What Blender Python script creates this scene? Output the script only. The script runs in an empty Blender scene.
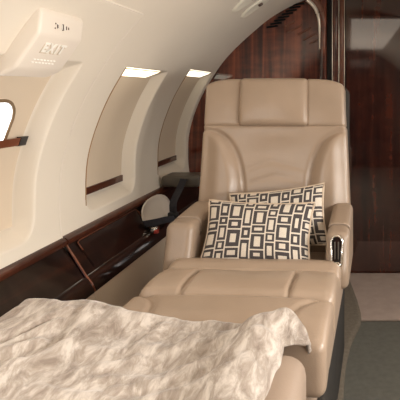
import bpy, bmesh, math, random
from mathutils import Vector, Matrix, noise

random.seed(4)
SC = bpy.context.scene
COL = SC.collection
PI = math.pi

# ------------------------------------------------------------------ camera, world, lights
cam_d = bpy.data.cameras.new('camera')
cam = bpy.data.objects.new('camera', cam_d)
COL.objects.link(cam)
cam.location = (0, 0, 1.12)
cam.rotation_euler = (PI / 2, 0, 0)
cam_d.sensor_width = 36
cam_d.lens = 45
cam_d.shift_x = -0.375
cam_d.shift_y = -0.27
cam_d.clip_start = 0.02
SC.camera = cam

world = bpy.data.worlds.new('world')
SC.world = world
world.use_nodes = True
world.node_tree.nodes['Background'].inputs[0].default_value = (0.80, 0.88, 1.0, 1)
world.node_tree.nodes['Background'].inputs[1].default_value = 0.6


def area_light(name, loc, target, sx, sy, power, color, spread=180):
    d = bpy.data.lights.new(name, 'AREA')
    d.shape = 'RECTANGLE'
    d.size = sx
    d.size_y = sy
    d.energy = power
    d.color = color
    d.spread = math.radians(spread)
    o = bpy.data.objects.new(name, d)
    COL.objects.link(o)
    o.location = loc
    o.rotation_euler = (Vector(target) - Vector(loc)).to_track_quat('-Z', 'Y').to_euler()
    return o


# daylight through the right-hand windows, which are beside and behind the camera
for yy, pw in ((0.25, 6.5), (0.97, 8.0), (-0.45, 4.5)):
    area_light('window_daylight', (1.03, yy, 0.98), (-0.95, yy * 0.7 + 0.45, 0.90), 0.30, 0.34, pw, (1.0, 0.95, 0.89), 125)
for yy, pw in ((1.365, 2.4), (2.13, 2.0)):  # fill lights added at unseen right windows to brighten the lower side panel
    area_light('window_daylight', (1.03, yy, 0.98), (-0.9, yy + 0.25, 0.45), 0.30, 0.34, pw, (1.0, 0.95, 0.89), 125)
# daylight through the left windows beside the camera
for yy, pw in ((0.72, 2.0), (0.0, 3.0)):
    area_light('window_daylight', (-0.93, yy, 0.98), (0.6, yy + 0.3, 0.9), 0.30, 0.34, pw, (1.0, 0.95, 0.87))
SC.view_settings.view_transform = 'Standard'
SC.view_settings.look = 'None'
SC.view_settings.exposure = 0.08
SC.view_settings.gamma = 1
SC.view_settings.use_curve_mapping = False
SC.cycles.max_bounces = 8
SC.cycles.use_denoising = True
SC.cycles.sample_clamp_indirect = 6


# ------------------------------------------------------------------ materials
def new_mat(name):
    m = bpy.data.materials.new(name)
    m.use_nodes = True
    nt = m.node_tree
    return m, nt, nt.nodes['Principled BSDF']


def node(nt, kind, **kw):
    n = nt.nodes.new(kind)
    for k, v in kw.items():
        setattr(n, k, v)
    return n


def ramp(nt, stops):
    r = node(nt, 'ShaderNodeValToRGB')
    e = r.color_ramp.elements
    while len(e) < len(stops):
        e.new(0.5)
    for i, (p, c) in enumerate(stops):
        e[i].position = p
        e[i].color = (*c, 1)
    return r


def coords(nt, scale=(1, 1, 1), kind='Object'):
    tc = node(nt, 'ShaderNodeTexCoord')
    mp = node(nt, 'ShaderNodeMapping')
    mp.inputs['Scale'].default_value = scale
    nt.links.new(tc.outputs[kind], mp.inputs[0])
    return mp


def mottled(name, c1, c2, scale=6, rough=0.5, stretch=(1, 1, 1), bump=0.0, bscale=200, coat=0, spec=0.5, sheen=0, metal=0, detail=4, bvor=False, bdist=0.001):
    m, nt, b = new_mat(name)
    mp = coords(nt, stretch)
    nz = node(nt, 'ShaderNodeTexNoise')
    nz.inputs['Scale'].default_value = scale
    nz.inputs['Detail'].default_value = detail
    nt.links.new(mp.outputs[0], nz.inputs[0])
    r = ramp(nt, [(0.3, c1), (0.7, c2)])
    nt.links.new(nz.outputs[0], r.inputs[0])
    nt.links.new(r.outputs[0], b.inputs['Base Color'])
    b.inputs['Roughness'].default_value = rough
    b.inputs['Metallic'].default_value = metal
    b.inputs['Specular IOR Level'].default_value = spec
    b.inputs['Coat Weight'].default_value = coat
    b.inputs['Coat Roughness'].default_value = 0.06
    if sheen:
        b.inputs['Sheen Weight'].default_value = sheen
        b.inputs['Sheen Roughness'].default_value = 0.4
    if bump:
        t = node(nt, 'ShaderNodeTexVoronoi' if bvor else 'ShaderNodeTexNoise')
        t.inputs['Scale'].default_value = bscale
        nt.links.new(mp.outputs[0], t.inputs[0])
        bp = node(nt, 'ShaderNodeBump')
        bp.inputs['Strength'].default_value = bump
        bp.inputs['Distance'].default_value = bdist
        nt.links.new(t.outputs[0], bp.inputs['Height'])
        nt.links.new(bp.outputs[0], b.inputs['Normal'])
    return m


M = {}
M['leather'] = mottled('tan_leather', (0.365, 0.27, 0.195), (0.405, 0.30, 0.22), 5, 0.30, bump=0.25, bscale=260, bvor=True)
M['leather_arm'] = mottled('taupe_leather', (0.32, 0.235, 0.17), (0.35, 0.26, 0.19), 5, 0.36, bump=0.25, bscale=260, bvor=True)
M['leather_side'] = mottled('side_leather', (0.36, 0.27, 0.205), (0.40, 0.30, 0.23), 4, 0.45, bump=0.2, bscale=240, bvor=True)
M['cream'] = mottled('cream_liner', (0.73, 0.655, 0.55), (0.75, 0.675, 0.57), 3, 0.55, bump=0.1, bscale=180)
M['cream_low'] = mottled('cream_side_panel', (0.74, 0.62, 0.49), (0.78, 0.66, 0.52), 4, 0.6)
M['shade'] = mottled('window_shade', (0.60, 0.49, 0.37), (0.63, 0.52, 0.395), 4, 0.7)
M['shell_plastic'] = mottled('ivory_plastic', (0.74, 0.66, 0.57), (0.76, 0.68, 0.59), 4, 0.4)
M['vent_plastic'] = mottled('vent_plastic', (0.82, 0.77, 0.64), (0.85, 0.80, 0.67), 4, 0.45)
M['letter'] = mottled('pale_letter', (0.85, 0.82, 0.76), (0.9, 0.87, 0.8), 4, 0.4)
M['ink'] = mottled('dark_print', (0.10, 0.06, 0.045), (0.13, 0.08, 0.06), 4, 0.5)
M['black'] = mottled('black_plastic', (0.012, 0.011, 0.012), (0.02, 0.018, 0.018), 8, 0.4)
M['slat'] = mottled('matt_black_slat', (0.006, 0.006, 0.006), (0.01, 0.01, 0.01), 8, 0.9, spec=0.1)
M['belt'] = mottled('belt_webbing', (0.018, 0.018, 0.026), (0.03, 0.03, 0.04), 60, 0.7, bump=0.4, bscale=400)
M['grey'] = mottled('grey_plastic', (0.09, 0.075, 0.06), (0.11, 0.095, 0.075), 8, 0.35)
M['red'] = mottled('red_plastic', (0.5, 0.06, 0.05), (0.6, 0.08, 0.06), 8, 0.35)
M['chrome'] = mottled('polished_chrome', (0.82, 0.78, 0.72), (0.9, 0.86, 0.8), 8, 0.12, metal=1)
M['bronze'] = mottled('brown_edge', (0.30, 0.16, 0.06), (0.34, 0.19, 0.08), 8, 0.4)
M['amber'] = mottled('amber_edge', (0.62, 0.36, 0.10), (0.70, 0.42, 0.13), 8, 0.4)
M['rim'] = mottled('window_rim', (0.16, 0.10, 0.05), (0.20, 0.13, 0.07), 8, 0.5)
M['carpet_side'] = mottled('taupe_carpet', (0.155, 0.128, 0.095), (0.21, 0.175, 0.13), 60, 0.95, bump=0.8, bscale=300, bdist=0.004)
M['carpet_aisle'] = mottled('grey_green_carpet', (0.125, 0.12, 0.098), (0.15, 0.145, 0.12), 40, 0.95, bump=0.5, bscale=300, bdist=0.003)
M['carpet_beige'] = mottled('beige_carpet', (0.40, 0.31, 0.26), (0.46, 0.36, 0.305), 14, 0.95, bump=0.5, bscale=150, bdist=0.003)
M['redwood'] = mottled('redwood_strip', (0.13, 0.035, 0.015), (0.19, 0.055, 0.022), 10, 0.3, stretch=(6, 1, 6), coat=1)
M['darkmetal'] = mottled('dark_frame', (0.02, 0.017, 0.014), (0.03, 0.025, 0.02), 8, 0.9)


def wood_mat(name, c1, c2, c3, axis='Z', coat=1.0, freq=26, cior=1.5):
    m, nt, b = new_mat(name)
    st = {'Z': (freq, freq, 1.3), 'Y': (freq, 1.3, freq)}[axis]
    mp = coords(nt, st)
    n1 = node(nt, 'ShaderNodeTexNoise')
    n1.inputs['Scale'].default_value = 1.0
    n1.inputs['Detail'].default_value = 6
    n1.inputs['Distortion'].default_value = 0.6
    nt.links.new(mp.outputs[0], n1.inputs[0])
    # short cross figure
    mp2 = coords(nt, {'Z': (9, 9, 26), 'Y': (9, 26, 9)}[axis])
    n2 = node(nt, 'ShaderNodeTexNoise')
    n2.inputs['Scale'].default_value = 1.0
    n2.inputs['Detail'].default_value = 3
    nt.links.new(mp2.outputs[0], n2.inputs[0])
    mx = node(nt, 'ShaderNodeMath', operation='MULTIPLY_ADD')
    mx.inputs[1].default_value = 0.35
    nt.links.new(n2.outputs[0], mx.inputs[0])
    nt.links.new(n1.outputs[0], mx.inputs[2])
    r = ramp(nt, [(0.50, c1), (0.68, c2), (0.88, c3)])
    nt.links.new(mx.outputs[0], r.inputs[0])
    nt.links.new(r.outputs[0], b.inputs['Base Color'])
    b.inputs['Roughness'].default_value = 0.4
    b.inputs['Specular IOR Level'].default_value = 0.15
    b.inputs['Coat Weight'].default_value = coat
    b.inputs['Coat Roughness'].default_value = 0.05
    b.inputs['Coat IOR'].default_value = cior
    return m


M['wood'] = wood_mat('glossy_walnut', (0.035, 0.006, 0.004), (0.11, 0.022, 0.010), (0.25, 0.058, 0.024), cior=1.7)
M['wood_door'] = wood_mat('glossy_walnut_door', (0.016, 0.004, 0.003), (0.045, 0.009, 0.005), (0.10, 0.022, 0.010), cior=2.1)
M['wood_ledge'] = wood_mat('glossy_walnut_ledge', (0.005, 0.002, 0.0015), (0.010, 0.004, 0.003), (0.028, 0.009, 0.005), 'Y', freq=20)
M['wood_trim'] = wood_mat('walnut_trim', (0.035, 0.010, 0.006), (0.065, 0.018, 0.009), (0.10, 0.030, 0.014), 'Y', coat=0.6)


def emissive(name, col, strength):
    m, nt, b = new_mat(name)
    mp = coords(nt, (1, 1, 1))
    nz = node(nt, 'ShaderNodeTexNoise')
    nz.inputs['Scale'].default_value = 3
    nt.links.new(mp.outputs[0], nz.inputs[0])
    r = ramp(nt, [(0.3, col), (0.7, tuple(min(1, c * 1.04) for c in col))])
    nt.links.new(nz.outputs[0], r.inputs[0])
    nt.links.new(r.outputs[0], b.inputs['Emission Color'])
    b.inputs['Base Color'].default_value = (*col, 1)
    b.inputs['Emission Strength'].default_value = strength
    return m


M['sky_pane'] = emissive('daylit_window_pane', (0.93, 0.95, 1.0), 3.5)
M['ceil_lens'] = emissive('lit_ceiling_diffuser', (1.0, 0.87, 0.73), 0.85)
M['lamp_lens'] = emissive('lit_lamp_lens', (1.0, 0.90, 0.72), 2.2)


def pillow_fabric():
    m, nt, b = new_mat('rectangle_print_fabric')
    L = nt.links.new
    tc = node(nt, 'ShaderNodeTexCoord')
    sp = node(nt, 'ShaderNodeSeparateXYZ')
    L(tc.outputs['UV'], sp.inputs[0])

    def mth(op, a, b_=None, c=None):
        n = node(nt, 'ShaderNodeMath', operation=op)
        for i, v in enumerate((a, b_, c)):
            if v is None:
                continue
            if isinstance(v, (int, float)):
                n.inputs[i].default_value = v
            else:
                L(v, n.inputs[i])
        return n.outputs[0]
    u, v = sp.outputs[0], sp.outputs[1]
    us = mth('MULTIPLY', u, 8.5)
    # uneven column widths
    us = mth('ADD', us, mth('MULTIPLY', mth('COSINE', mth('MULTIPLY', us, PI)), 0.10))
    ci = mth('FLOOR', us)
    fu = mth('SUBTRACT', mth('FRACT', us), 0.5)

    def rnd(a, b_, seed):
        cx = node(nt, 'ShaderNodeCombineXYZ')
        L(a, cx.inputs[0])
        if b_ is not None:
            L(b_, cx.inputs[1])
        cx.inputs[2].default_value = seed
        w = node(nt, 'ShaderNodeTexWhiteNoise', noise_dimensions='3D')
        L(cx.outputs[0], w.inputs[0])
        return w.outputs[0]
    off = mth('MULTIPLY', rnd(ci, None, 3.3), 3.0)
    vs = mth('ADD', mth('MULTIPLY', v, mth('MULTIPLY_ADD', rnd(ci, None, 8.8), 1.6, 3.7)), off)
    vs = mth('ADD', vs, mth('MULTIPLY', mth('COSINE', mth('MULTIPLY', vs, PI)), 0.15))
    ri = mth('FLOOR', vs)
    fv = mth('SUBTRACT', mth('FRACT', vs), 0.5)
    au, av = mth('ABSOLUTE', fu), mth('ABSOLUTE', fv)
    outer = mth('MULTIPLY', mth('LESS_THAN', au, 0.44), mth('LESS_THAN', av, 0.44))
    iw = mth('MULTIPLY_ADD', rnd(ci, ri, 1.7), 0.08, 0.17)
    ih = mth('MULTIPLY_ADD', rnd(ci, ri, 5.1), 0.10, 0.18)
    inner = mth('MULTIPLY', mth('LESS_THAN', au, iw), mth('LESS_THAN', av, ih))
    mask = mth('MULTIPLY', outer, mth('SUBTRACT', 1.0, inner))
    nz = node(nt, 'ShaderNodeTexNoise')
    nz.inputs['Scale'].default_value = 90
    L(tc.outputs['UV'], nz.inputs[0])
    r = ramp(nt, [(0.3, (0.60, 0.52, 0.43)), (0.7, (0.74, 0.67, 0.57))])
    L(nz.outputs[0], r.inputs[0])
    mix = node(nt, 'ShaderNodeMix', data_type='RGBA')
    L(mask, mix.inputs[0])
    L(r.outputs[0], mix.inputs[6])
    mix.inputs[7].default_value = (0.062, 0.052, 0.052, 1)
    L(mix.outputs[2], b.inputs['Base Color'])
    b.inputs['Roughness'].default_value = 0.9
    bp = node(nt, 'ShaderNodeBump')
    bp.inputs['Strength'].default_value = 0.3
    bp.inputs['Distance'].default_value = 0.001
    L(nz.outputs[0], bp.inputs['Height'])
    L(bp.outputs[0], b.inputs['Normal'])
    return m


M['pillow'] = pillow_fabric()
M['piping'] = mottled('pillow_piping', (0.55, 0.43, 0.32), (0.66, 0.53, 0.40), 40, 0.8)


def velvet():
    m, nt, b = new_mat('crushed_velvet')
    L = nt.links.new
    mp = coords(nt, (1.6, 0.55, 1))
    mp.inputs['Rotation'].default_value = (0, 0, math.radians(35))
    n1 = node(nt, 'ShaderNodeTexNoise')
    n1.inputs['Scale'].default_value = 24
    n1.inputs['Detail'].default_value = 8
    n1.inputs['Roughness'].default_value = 0.68
    n1.inputs['Distortion'].default_value = 0.5
    L(mp.outputs[0], n1.inputs[0])
    r = ramp(nt, [(0.36, (0.25, 0.195, 0.155)), (0.50, (0.40, 0.335, 0.28)), (0.62, (0.60, 0.53, 0.465))])
    L(n1.outputs[0], r.inputs[0])
    L(r.outputs[0], b.inputs['Base Color'])
    b.inputs['Roughness'].default_value = 0.75
    b.inputs['Sheen Weight'].default_value = 0.35
    b.inputs['Sheen Roughness'].default_value = 0.35
    bp = node(nt, 'ShaderNodeBump')
    bp.inputs['Strength'].default_value = 0.40
    bp.inputs['Distance'].default_value = 0.014
    L(n1.outputs[0], bp.inputs['Height'])
    L(bp.outputs[0], b.inputs['Normal'])
    return m


M['velvet'] = velvet()


# ------------------------------------------------------------------ helpers
def obj(name, bm, mat, parent=None, smooth=True, autosmooth=None):
    me = bpy.data.meshes.new(name)
    bmesh.ops.recalc_face_normals(bm, faces=bm.faces)
    if smooth:
        for f in bm.faces:
            f.smooth = True
        if autosmooth:
            for e in bm.edges:
                if len(e.link_faces) == 2 and e.calc_face_angle(0) > autosmooth:
                    e.smooth = False
    bm.to_mesh(me)
    bm.free()
    me.materials.append(mat)
    o = bpy.data.objects.new(name, me)
    COL.objects.link(o)
    if parent:
        o.parent = parent
    return o


def empty(name, loc=(0, 0, 0), rz=0):
    o = bpy.data.objects.new(name, None)
    o.empty_display_size = 0.05
    COL.objects.link(o)
    o.location = loc
    o.rotation_euler = (0, 0, rz)
    return o


def tag(o, label=None, cat=None, group=None, kind=None):
    if label:
        o['label'] = label
    if cat:
        o['category'] = cat
    if group:
        o['group'] = group
    if kind:
        o['kind'] = kind
    return o


def struct(name, bm, mat, **k):
    return tag(obj(name, bm, mat, **k), kind='structure')


def rbox(bm, c, s, r=0.01, n=(8, 8, 8), fn=None):
    """rounded box: centre c, full size s, radius r, n divisions; fn bends the finished points"""
    hx, hy, hz = s[0] / 2, s[1] / 2, s[2] / 2
    r = min(r, hx, hy, hz)

    def ticks(h, k):
        inn = h - r
        t = [-h, -h + r * 0.3, -h + r * 0.65]
        t += [-inn + 2 * inn * i / k for i in range(k + 1)]
        t += [h - r * 0.65, h - r * 0.3, h]
        out = []
        for q in t:
            if not out or q - out[-1] > 1e-6:
                out.append(q)
        return out
    T = [ticks(hx, n[0]), ticks(hy, n[1]), ticks(hz, n[2])]
    cache = {}

    def vert(p):
        k = tuple(round(q, 7) for q in p)
        if k in cache:
            return cache[k]
        P = Vector(p)
        I = Vector((max(-hx + r, min(hx - r, P.x)), max(-hy + r, min(hy - r, P.y)), max(-hz + r, min(hz - r, P.z))))
        d = P - I
        if d.length > 1e-9:
            P = I + d.normalized() * r
        P = P + Vector(c)
        if fn:
            P = Vector(fn(P))
        v = bm.verts.new(P)
        cache[k] = v
        return v
    for ax in range(3):
        a, b_ = [i for i in range(3) if i != ax]
        for side in (0, -1):
            for i in range(len(T[a]) - 1):
                for j in range(len(T[b_]) - 1):
                    q = []
                    for (ii, jj) in ((i, j), (i + 1, j), (i + 1, j + 1), (i, j + 1)):
                        p = [0, 0, 0]
                        p[ax] = T[ax][side]
                        p[a] = T[a][ii]
                        p[b_] = T[b_][jj]
                        q.append(vert(p))
                    try:
                        bm.faces.new(q)
                    except ValueError:
                        pass
    return bm


def box(c, s, r=0.004, n=(1, 1, 1), fn=None, bm=None):
    return rbox(bm or bmesh.new(), c, s, r, n, fn)


def prism_y(bm, prof, y0, y1):
    """extrude a closed (x, z) profile along Y"""
    a = [bm.verts.new((x, y0, z)) for x, z in prof]
    b_ = [bm.verts.new((x, y1, z)) for x, z in prof]
    n = len(prof)
    for i in range(n):
        bm.faces.new((a[i], a[(i + 1) % n], b_[(i + 1) % n], b_[i]))
    bm.faces.new(a[::-1])
    bm.faces.new(b_)
    return bm


def tube(bm, pts, r, seg=10, closed=False):
    pts = [Vector(p) for p in pts]
    n = len(pts)
    rings = []
    for i, p in enumerate(pts):
        if closed:
            t = pts[(i + 1) % n] - pts[i - 1]
        else:
            t = pts[min(i + 1, n - 1)] - pts[max(i - 1, 0)]
        t.normalize()
        up = Vector((0, 0, 1)) if abs(t.z) < 0.95 else Vector((0, 1, 0))
        s = t.cross(up).normalized()
        w = s.cross(t).normalized()
        rr = r[i] if isinstance(r, (list, tuple)) else r
        rings.append([bm.verts.new(p + (s * math.cos(2 * PI * k / seg) + w * math.sin(2 * PI * k / seg)) * rr) for k in range(seg)])
    m = n if closed else n - 1
    for i in range(m):
        A, B = rings[i], rings[(i + 1) % n]
        for k in range(seg):
            bm.faces.new((A[k], A[(k + 1) % seg], B[(k + 1) % seg], B[k]))
    if not closed:
        bm.faces.new(rings[0][::-1])
        bm.faces.new(rings[-1])
    return bm


def catmull(P, k=10):
    out = []
    n = len(P)
    for i in range(n - 1):
        p0, p1, p2, p3 = P[max(i - 1, 0)], P[i], P[i + 1], P[min(i + 2, n - 1)]
        for j in range(k):
            t = j / k
            out.append(tuple(0.5 * ((2 * b) + (-a + c) * t + (2 * a - 5 * b + 4 * c - d) * t * t + (-a + 3 * b - 3 * c + d) * t ** 3)
                             for a, b, c, d in zip(p0, p1, p2, p3)))
    out.append(tuple(P[-1]))
    return out


def sstep(a, b, x):
    t = max(0.0, min(1.0, (x - a) / (b - a)))
    return t * t * (3 - 2 * t)


def seg_dist(px, py, line):
    d = 9
    for (ax, ay), (bx, by) in zip(line, line[1:]):
        dx, dy = bx - ax, by - ay
        t = max(0, min(1, ((px - ax) * dx + (py - ay) * dy) / (dx * dx + dy * dy + 1e-12)))
        d = min(d, math.hypot(px - ax - t * dx, py - ay - t * dy))
    return d


def groove(d, depth, w):
    return depth * math.exp(-(d / w) ** 2)


# ------------------------------------------------------------------ the cabin shell
BULK = 3.12           # far bulkhead
REAR = -1.3           # wall behind the camera
CX = 0.05             # centre line of the cabin
PROF = [(-0.985, 0.52), (-1.0, 0.60), (-1.01, 0.72), (-1.0, 0.88), (-0.945, 1.05), (-0.867, 1.196), (-0.768, 1.335), (-0.624, 1.476),
        (-0.468, 1.60), (-0.28, 1.694), (-0.10, 1.742), (CX, 1.752)]
CURVE = catmull(PROF, 12)
ARC = [0.0]
for a, b in zip(CURVE, CURVE[1:]):
    ARC.append(ARC[-1] + math.hypot(b[0] - a[0], b[1] - a[1]))


def at_s(s):
    s = max(0, min(ARC[-1], s))
    lo = 0
    while lo < len(ARC) - 2 and ARC[lo + 1] < s:
        lo += 1
    t = (s - ARC[lo]) / (ARC[lo + 1] - ARC[lo])
    a, b_ = CURVE[lo], CURVE[lo + 1]
    return (a[0] + (b_[0] - a[0]) * t, a[1] + (b_[1] - a[1]) * t)


def s_of_z(z):
    for i, (a, b_) in enumerate(zip(CURVE, CURVE[1:])):
        if b_[1] >= z:
            t = (z - a[1]) / (b_[1] - a[1])
            return ARC[i] + t * (ARC[i + 1] - ARC[i])
    return ARC[-1]


def normal_s(s):
    a, b_ = at_s(s - 0.01), at_s(s + 0.01)
    dx, dz = b_[0] - a[0], b_[1] - a[1]
    L = math.hypot(dx, dz)
    return (dz / L, -dx / L)      # points into the cabin


S_BOT, S_TOP = s_of_z(0.655), s_of_z(1.218)
S_SEAM = s_of_z(1.39)
S_END = s_of_z(1.60)
WINS = [(1.14, 1.59), (1.91, 2.35), (2.625, 3.07)]
MORE = [(WINS[0][0] - 0.715 * k, WINS[0][1] - 0.715 * k) for k in (1, 2, 3)]
DEPTH = 0.062
RAISE = 0.007


def stop(y):
    return S_TOP + (0.028 if y > 2.5 else 0)


def edge_profile(y, s, y0, y1):
    """0 outside the window reveal, 1 on its floor"""
    # rounded rectangle distance with large lower corners
    S_T = stop(y)
    rc = 0.07 if s < (S_BOT + S_T) / 2 else 0.012
    cy, cs = (y0 + y1) / 2, (S_BOT + S_T) / 2
    hy, hs = (y1 - y0) / 2, (S_T - S_BOT) / 2
    qx, qy = abs(y - cy) - hy + rc, abs(s - cs) - hs + rc
    d = math.hypot(max(qx, 0), max(qy, 0)) + min(max(qx, qy), 0) - rc   # negative inside
    if d > 0:
        return 0
    # wall slopes: near-vertical at the sides, long ramps at top and bottom
    side = min(1, -d / 0.014) if y < cy else min(1, -d / 0.022)
    top = min(1, (S_T - s) / 0.036)
    bot = min(1, (s - S_BOT) / 0.042)
    return max(0, min(side, top, bot))


def lin(a, b_, n):
    return [a + (b_ - a) * i / n for i in range(n + 1)]


def wall_mesh(sign, wins, y_end):
    ys = set(round(q, 4) for q in lin(REAR, y_end, 60))
    for y0, y1 in wins:
        for e in (y0, y1):
            for q in lin(-0.014, 0.03, 11) if e == y0 else lin(-0.03, 0.014, 11):
                ys.add(round(e + q, 4))
        for q in lin(y0 + 0.03, y0 + 0.09, 7) + lin(y1 - 0.09, y1 - 0.03, 7):
            ys.add(round(q, 4))
    for q in (-0.008, -0.004, 0, 0.004, 0.008):
        ys.add(round(1.73 + q, 4))
    ys = sorted(y for y in ys if REAR <= y <= y_end)
    keep = [ys[0]]
    for y in ys[1:]:
        if y - keep[-1] > 0.0021:
            keep.append(y)
    if keep[-1] < y_end:
        keep.append(y_end)
    ss = set()
    for a, b_, n in ((0, S_BOT - 0.01, 8), (S_BOT - 0.01, S_BOT + 0.09, 22), (S_BOT + 0.09, S_TOP - 0.06, 30),
                     (S_TOP - 0.06, S_TOP + 0.035, 28), (S_TOP + 0.035, S_SEAM - 0.008, 14), (S_SEAM - 0.008, S_SEAM + 0.008, 6), (S_SEAM + 0.008, S_END, 16)):
        for q in lin(a, b_, n):
            ss.add(round(q, 5))
    ss = sorted(ss)
    bm = bmesh.new()
    grid = []
    for y in keep:
        row = []
        for s in ss:
            x, z = at_s(s)
            d = 0
            for y0, y1 in wins:
                if y0 <= y <= y1 and S_BOT <= s <= stop(y):
                    d = DEPTH * edge_profile(y, s, y0, y1)
            # raised trim panel in front of the joint line
            nx, nz = normal_s(s)
            h = RAISE * (1 - sstep(1.727, 1.733, y)) * (1 - sstep(S_SEAM - 0.004, S_SEAM + 0.002, s))
            px = x - d + nx * h
            pz = z + nz * h
            if sign > 0:
                px = 2 * CX - px
            row.append(bm.verts.new((px, y, pz)))
        grid.append(row)
    for i in range(len(grid) - 1):
        for j in range(len(ss) - 1):
            q = (grid[i][j], grid[i + 1][j], grid[i + 1][j + 1], grid[i][j + 1])
            bm.faces.new(q if sign < 0 else q[::-1])
    return bm


def shell_obj(name, bm, mat):
    me = bpy.data.meshes.new(name)
    for f in bm.faces:
        f.smooth = True
    bm.to_mesh(me)
    bm.free()
    me.materials.append(mat)
    o = bpy.data.objects.new(name, me)
    COL.objects.link(o)
    return tag(o, kind='structure')


shell_obj('wall_left', wall_mesh(-1, WINS + MORE, BULK), M['cream'])
shell_obj('wall_right', wall_mesh(1, MORE + WINS, BULK), M['cream'])

# lighter bead added along the raised liner joint to imitate its highlight
bm = bmesh.new()
bead = []
for j in range(40):
    s = 0.09 + (S_SEAM - 0.10) * j / 39
    x, z = at_s(s)
    n2 = normal_s(s)
    bead.append((x + n2[0] * 0.004, 1.731, z + n2[1] * 0.004))
x, z = at_s(S_SEAM)
n2 = normal_s(S_SEAM)
bead.append((x + n2[0] * 0.004, 1.722, z + n2[1] * 0.004))
for yy in (1.70, 1.4, 1.0, 0.5, 0.0, REAR):
    bead.append((x + n2[0] * 0.004, yy, z + n2[1] * 0.004))
tube(bm, bead, 0.0032, 8)
struct('trim_6', bm, M['shell_plastic'])

# ceiling between the two wall liners
bm = bmesh.new()
prev = None
n = 30
pts = [at_s(S_END + (ARC[-1] - S_END) * i / n) for i in range(n + 1)]
pts = pts + [(2 * CX - x, z) for x, z in pts[-2::-1]]
for x, z in pts:
    a, b_ = bm.verts.new((x, REAR, z)), bm.verts.new((x, BULK, z))
    if prev:
        bm.faces.new((prev[0], prev[1], b_, a))
    prev = (a, b_)
shell_obj('ceiling', bm, M['cream'])

# floor
bm = bmesh.new()
box((CX, (REAR + BULK) / 2, -0.05), (2.3, BULK - REAR + 0.1, 0.06), 0.005, bm=bm)
struct('floor', bm, M['carpet_aisle'])

# raised carpeted side floor under the seats, its edge curving along the aisle
edge = [(-0.02, REAR), (-0.02, 0.6), (-0.025, 1.82), (0.0, 2.21), (0.055, 2.46), (0.045, 2.66), (0.02, 2.85), (0.0, 3.0), (-0.005, BULK - 0.004)]
edge = catmull(edge, 8)
bm = bmesh.new()
rows = []
for (x, y) in edge:
    rows.append([bm.verts.new(p) for p in ((-1.0, y, -0.016), (-1.0, y, 0.0), (x - 0.02, y, 0.0), (x - 0.006, y, -0.003), (x, y, -0.009), (x, y, -0.019))])
for A, B in zip(rows, rows[1:]):
    for k in range(5):
        bm.faces.new((A[k], B[k], B[k + 1], A[k + 1]))
struct('trim_1', bm, M['carpet_side'])
# beige carpeted threshold in front of the bulkhead door
bm = bmesh.new()
box((0.52, 2.80, -0.014), (1.06, 0.635, 0.012), 0.004, n=(10, 8, 1), bm=bm)
th = struct('trim_2', bm, M['carpet_beige'])

# lower side panel below the ledge
bm = bmesh.new()
prism_y(bm, [(-0.895, 0.43), (-0.885, 0.43), (-0.86, 0.30), (-0.84, 0.02), (-0.84, 0.002), (-0.865, 0.002), (-0.885, 0.30)], REAR, 1.727)
prism_y(bm, [(-0.895, 0.43), (-0.885, 0.43), (-0.86, 0.30), (-0.84, 0.02), (-0.84, 0.002), (-0.865, 0.002), (-0.885, 0.30)], 1.733, BULK - 0.002)
struct('trim_3', bm, M['cream_low'], smooth=False)
bm = bmesh.new()
prism_y(bm, [(1.0, 0.60), (0.99, 0.60), (0.96, 0.30), (0.94, 0.02), (0.94, 0.002), (0.965, 0.002), (0.985, 0.30)], REAR, BULK - 0.002)
struct('trim_4', bm, M['cream_low'], smooth=False)


# far bulkhead: follows the cabin outline, door opening on the right
def outline(x0, x1, z0=-0.02, grow=0.01):
    pts = [(-0.84 - 0.02, z0), (-1.0 - grow, 0.5)] + [(x - grow * 0.6, z + grow * 0.6) for x, z in CURVE]
    full = pts + [(2 * CX - x, z) for x, z in pts[::-1]]
    out = []
    for (ax, az), (bx, bz) in zip(full, full[1:]):     # clip in x
        if x0 <= ax <= x1:
            out.append((ax, az))
        for xc in (x0, x1):
            if (ax - xc) * (bx - xc) < 0:
                t = (xc - ax) / (bx - ax)
                out.append((xc, az + (bz - az) * t))
    if x1 >= full[-1][0]:
        out.append(full[-1])
    if x1 < CX * 2 + 0.8:
        out.append((x1, z0))
    if x0 > -0.85:
        out.insert(0, (x0, z0))
    return out


def plate(prof, y0, y1):
    bm = bmesh.new()
    return prism_y(bm, prof, y0, y1)


struct('wall_far', plate(outline(-1.2, -0.185), BULK, BULK + 0.05), M['wood'], smooth=False)
struct('door_1', plate(outline(-0.028, 1.3), BULK + 0.012, BULK + 0.05), M['wood_door'], smooth=False)
struct('wall_rear', plate(outline(-1.2, 1.3), REAR - 0.05, REAR), M['wood_door'], smooth=False)

# door frame: wooden post, dark pocket, two slim chromed edges
fr = empty('door_frame', (0, 0, 0))
tag(fr, kind='structure')
fr.name = 'trim_5'
obj('post', box((-0.165, BULK - 0.012, 0.855), (0.042, 0.07, 1.75), 0.012, (2, 2, 12)), M['wood'], fr)
obj('pocket', box((-0.106, BULK + 0.038, 0.86), (0.17, 0.02, 1.80), 0.003), M['black'], fr)
obj('post', box((-0.088, BULK - 0.02, 0.865), (0.034, 0.08, 1.75), 0.012, (2, 2, 12)), M['wood'], fr)
obj('post', box((-0.050, BULK - 0.008, 0.868), (0.036, 0.06, 1.75), 0.012, (2, 2, 12)), M['redwood'], fr)
tag(obj('edge_strip', box((-0.068, BULK - 0.052, 0.865), (0.006, 0.01, 1.74), 0.002), M['chrome'], fr), 'slim chrome edge strip')
tag(obj('edge_strip', box((-0.108, BULK - 0.050, 0.865), (0.006, 0.01, 1.74), 0.002), M['chrome'], fr), 'slim chrome edge strip')
tag(obj('edge_strip', box((-0.034, BULK - 0.036, 0.865), (0.005, 0.01, 1.74), 0.002), M['chrome'], fr), 'slim chrome edge strip')
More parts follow.
